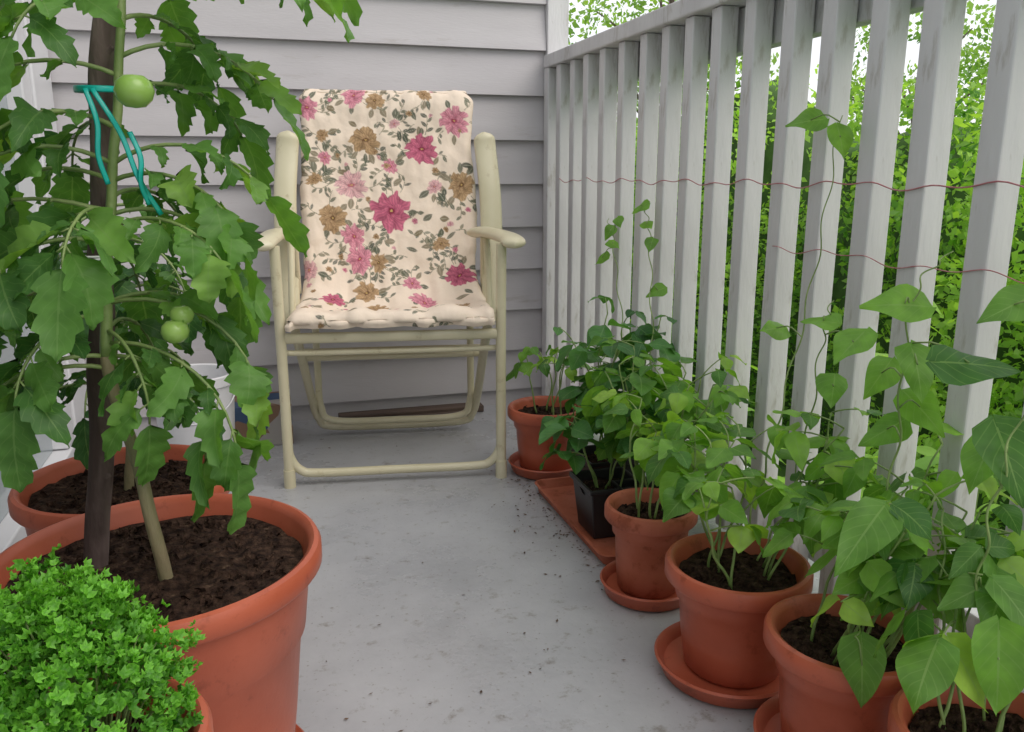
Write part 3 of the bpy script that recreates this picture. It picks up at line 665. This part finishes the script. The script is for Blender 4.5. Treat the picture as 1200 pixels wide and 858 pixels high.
for i in range(300):
    if random.random()<.55: x=random.gauss(.59,.012); y=random.uniform(1.25,1.95)
    elif random.random()<.5: x=random.gauss(.56,.045); y=random.gauss(1.7,.17)
    else: x=random.uniform(-.1,.75); y=random.uniform(.9,2.5)
    s=random.uniform(.0008,.0034); a=random.random()*6.28
    c=Vector((x,y,.002)); d=azv(a)*s*1.6; q=azv(a+1.57)*s*.7
    mb.add([c-d,c+q,c+d+Vector((0,0,s*.5)),c-q+Vector((0,0,s*.3))],[(0,1,2,3)])
o=mb.obj('leaf_litter',M['litter'],smooth=False); o['kind']='stuff'; o['label']='scattered soil crumbs and dry leaf bits on the floor'; o['category']='debris'
# ------------------------------------------------------------ garden outside
def leafcloud(name,centers,radii,nper,size,mat,parent,tints,flat=1.0):
    C=np.repeat(centers,nper,axis=0); Rr=np.repeat(radii,nper); T=np.repeat(tints,nper); n=len(C)
    d=RNG.normal(size=(n,3)); d/=np.linalg.norm(d,axis=1)[:,None]
    P=C+d*(Rr*RNG.uniform(.45,1.05,n)**.7)[:,None]*np.array([1,1,flat])
    a=d+RNG.normal(0,.7,(n,3)); a[:,2]-=.3; a/=np.linalg.norm(a,axis=1)[:,None]
    b=np.cross(a,RNG.normal(size=(n,3))); b/=np.linalg.norm(b,axis=1)[:,None]
    c=np.cross(a,b); s=(size*RNG.uniform(.6,1.4,n))[:,None]
    v=np.stack([P,P+a*s*.5+b*s*.3+c*s*.06,P+a*s,P+a*s*.5-b*s*.3+c*s*.06],axis=1).reshape(-1,3)
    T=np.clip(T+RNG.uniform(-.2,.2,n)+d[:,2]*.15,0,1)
    at=np.zeros((n,4,3),dtype=np.float32); at[:,:,2]=T[:,None]; at[:,:,0]=.5
    me=bpy.data.meshes.new(name); me.vertices.add(4*n); me.vertices.foreach_set('co',v.ravel())
    me.loops.add(4*n); me.loops.foreach_set('vertex_index',np.arange(4*n)); me.polygons.add(n); me.polygons.foreach_set('loop_start',np.arange(n)*4)
    me.update(calc_edges=True)
    x=me.attributes.new('luv','FLOAT_VECTOR','POINT'); x.data.foreach_set('vector',at.ravel()); me.materials.append(mat)
    o=bpy.data.objects.new(name,me); COL.objects.link(o); o.parent=parent; return o
hd=thing('hedge','tall uneven leafy green hedge beyond the railing','hedge',loc=(0,0,0))
nc=1250
yc=RNG.uniform(-.4,10,nc)
top=1.2+.20*np.sin(yc*1.7)+.14*np.sin(yc*4.1+1); zc=-.8+(top+.8)*RNG.uniform(0,1,nc)**.8
xc=2.55+.14*np.sin(yc*2.3)+.1*np.sin(zc*5+yc*3)+RNG.uniform(-.1,.25,nc)+(zc>top-.15)*.15
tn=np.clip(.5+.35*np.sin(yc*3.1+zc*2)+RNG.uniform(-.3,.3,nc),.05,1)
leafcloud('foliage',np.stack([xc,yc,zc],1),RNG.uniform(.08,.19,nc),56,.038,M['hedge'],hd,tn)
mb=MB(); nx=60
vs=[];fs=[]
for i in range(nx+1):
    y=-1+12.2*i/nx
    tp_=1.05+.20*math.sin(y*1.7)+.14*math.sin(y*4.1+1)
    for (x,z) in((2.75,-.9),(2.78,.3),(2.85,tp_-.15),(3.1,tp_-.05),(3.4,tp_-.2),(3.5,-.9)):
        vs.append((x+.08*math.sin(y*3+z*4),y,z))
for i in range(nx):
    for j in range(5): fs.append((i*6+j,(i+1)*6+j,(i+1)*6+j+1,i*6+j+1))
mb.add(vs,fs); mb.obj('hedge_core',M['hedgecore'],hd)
def tree(loc,h,cr,n,seed,tint):
    r=np.random.default_rng(seed); random.seed(seed)
    e=thing('tree','leafy green garden tree with open crown','tree',loc=loc,group='garden trees beyond the railing')
    tm=MB(); tube(tm,[(0,0,0),(.05,.02,h*.4),(0,.05,h*.85)],.09,.03,n=14,seg=10)
    cs=[]
    for i in range(n):
        a=random.random()*6.28; q=random.uniform(.2,1)**.6; zz=h*random.uniform(.35,1.05)
        rr=cr*q*math.sin(min(1,max(.15,(1.1-zz/h)*1.6))*math.pi/2+.2)
        p=Vector((math.cos(a)*rr,math.sin(a)*rr,zz)); cs.append(p)
        if i%3==0: tube(tm,[(0,0,zz*.7),p*.6+Vector((0,0,zz*.33)),p],.02,.006,n=6,seg=5)
    tm.obj('trunk',M['bark'],e)
    leafcloud('crown',np.array([tuple(p) for p in cs]),r.uniform(.12,.32,n),60,.07,M['treeleaf'],e,r.uniform(tint-.3,tint+.3,n))
tree((4.4,8.6,-.9),4.2,1.5,130,1,.6)
tree((7.2,8.0,-.9),3.2,1.4,80,2,.5)
tree((6.5,4.2,-.9),2.6,1.1,70,3,.6)
tree((5.6,1.6,-.9),2.5,1.0,70,4,.6)
random.seed(77)
for k,(bx,by,hh) in enumerate(((1.35,1.25,1.35),(1.4,.85,1.5),(1.3,1.75,1.2),(1.5,.45,1.5))):
    e=thing('garden_shrub','broad leaved light green shrub growing outside the railing','shrub',loc=(bx,by,-.9),group='shrubs outside the railing')
    lm=MB(); sm=MB()
    for s in range(9):
        a=random.random()*6.28; tip=Vector((math.cos(a)*.24,math.sin(a)*.24,hh*random.uniform(.7,1.1)))
        sp=spline([(0,0,0),tip*.5+Vector((0,0,.05)),tip],24); tube(sm,sp,.006,.002,seg=6)
        for i in range(8,24):
            az=random.random()*6.28; leaf(lm,sp[i],azv(az,random.uniform(-.6,.8)),UP,random.uniform(.08,.15),random.uniform(.03,.055),'oval',droop=random.uniform(.3,1.2),tint=random.uniform(.3,.9))
    sm.obj('stem',M['bstem'],e); lm.obj('foliage',M['hedge'],e,attr=True)
# ------------------------------------------------------------ light, world, camera (bright overcast)
SE,SR=50,140
w=bpy.data.worlds.new('World'); scene.world=w; w.use_nodes=True; nt=w.node_tree
sky=nt.nodes.new('ShaderNodeTexSky'); sky.sky_type='NISHITA'; sky.sun_disc=False; sky.sun_elevation=rad(SE); sky.sun_rotation=rad(SR); sky.dust_density=4.0; sky.air_density=.8; sky.ozone_density=.5
mx=nt.nodes.new('ShaderNodeMix'); mx.data_type='RGBA'; mx.inputs[0].default_value=.75; mx.inputs[7].default_value=(9.2,9.2,9.4,1)
nt.links.new(sky.outputs[0],mx.inputs[6])
bg=nt.nodes['Background']; bg.inputs[1].default_value=.15; nt.links.new(mx.outputs[2],bg.inputs[0])
sd=bpy.data.lights.new('Sun','SUN'); sd.energy=1.05; sd.angle=rad(45); sd.color=(1,.95,.88); s_=bpy.data.objects.new('Sun',sd); COL.objects.link(s_)
dv=Vector((math.sin(rad(SR))*math.cos(rad(SE)),math.cos(rad(SR))*math.cos(rad(SE)),math.sin(rad(SE))))
s_.rotation_euler=dv.to_track_quat('Z','Y').to_euler()
cd=bpy.data.cameras.new('Camera'); cam=bpy.data.objects.new('Camera',cd); COL.objects.link(cam); cam.location=(0,0,.75)
cam.rotation_euler=(rad(90-13),0,-rad(16.8)); cd.sensor_width=36; cd.lens=29.1; cd.clip_start=.02; cd.clip_end=500; scene.camera=cam
scene.view_settings.view_transform='Standard'; scene.view_settings.look='None'; scene.view_settings.exposure=0
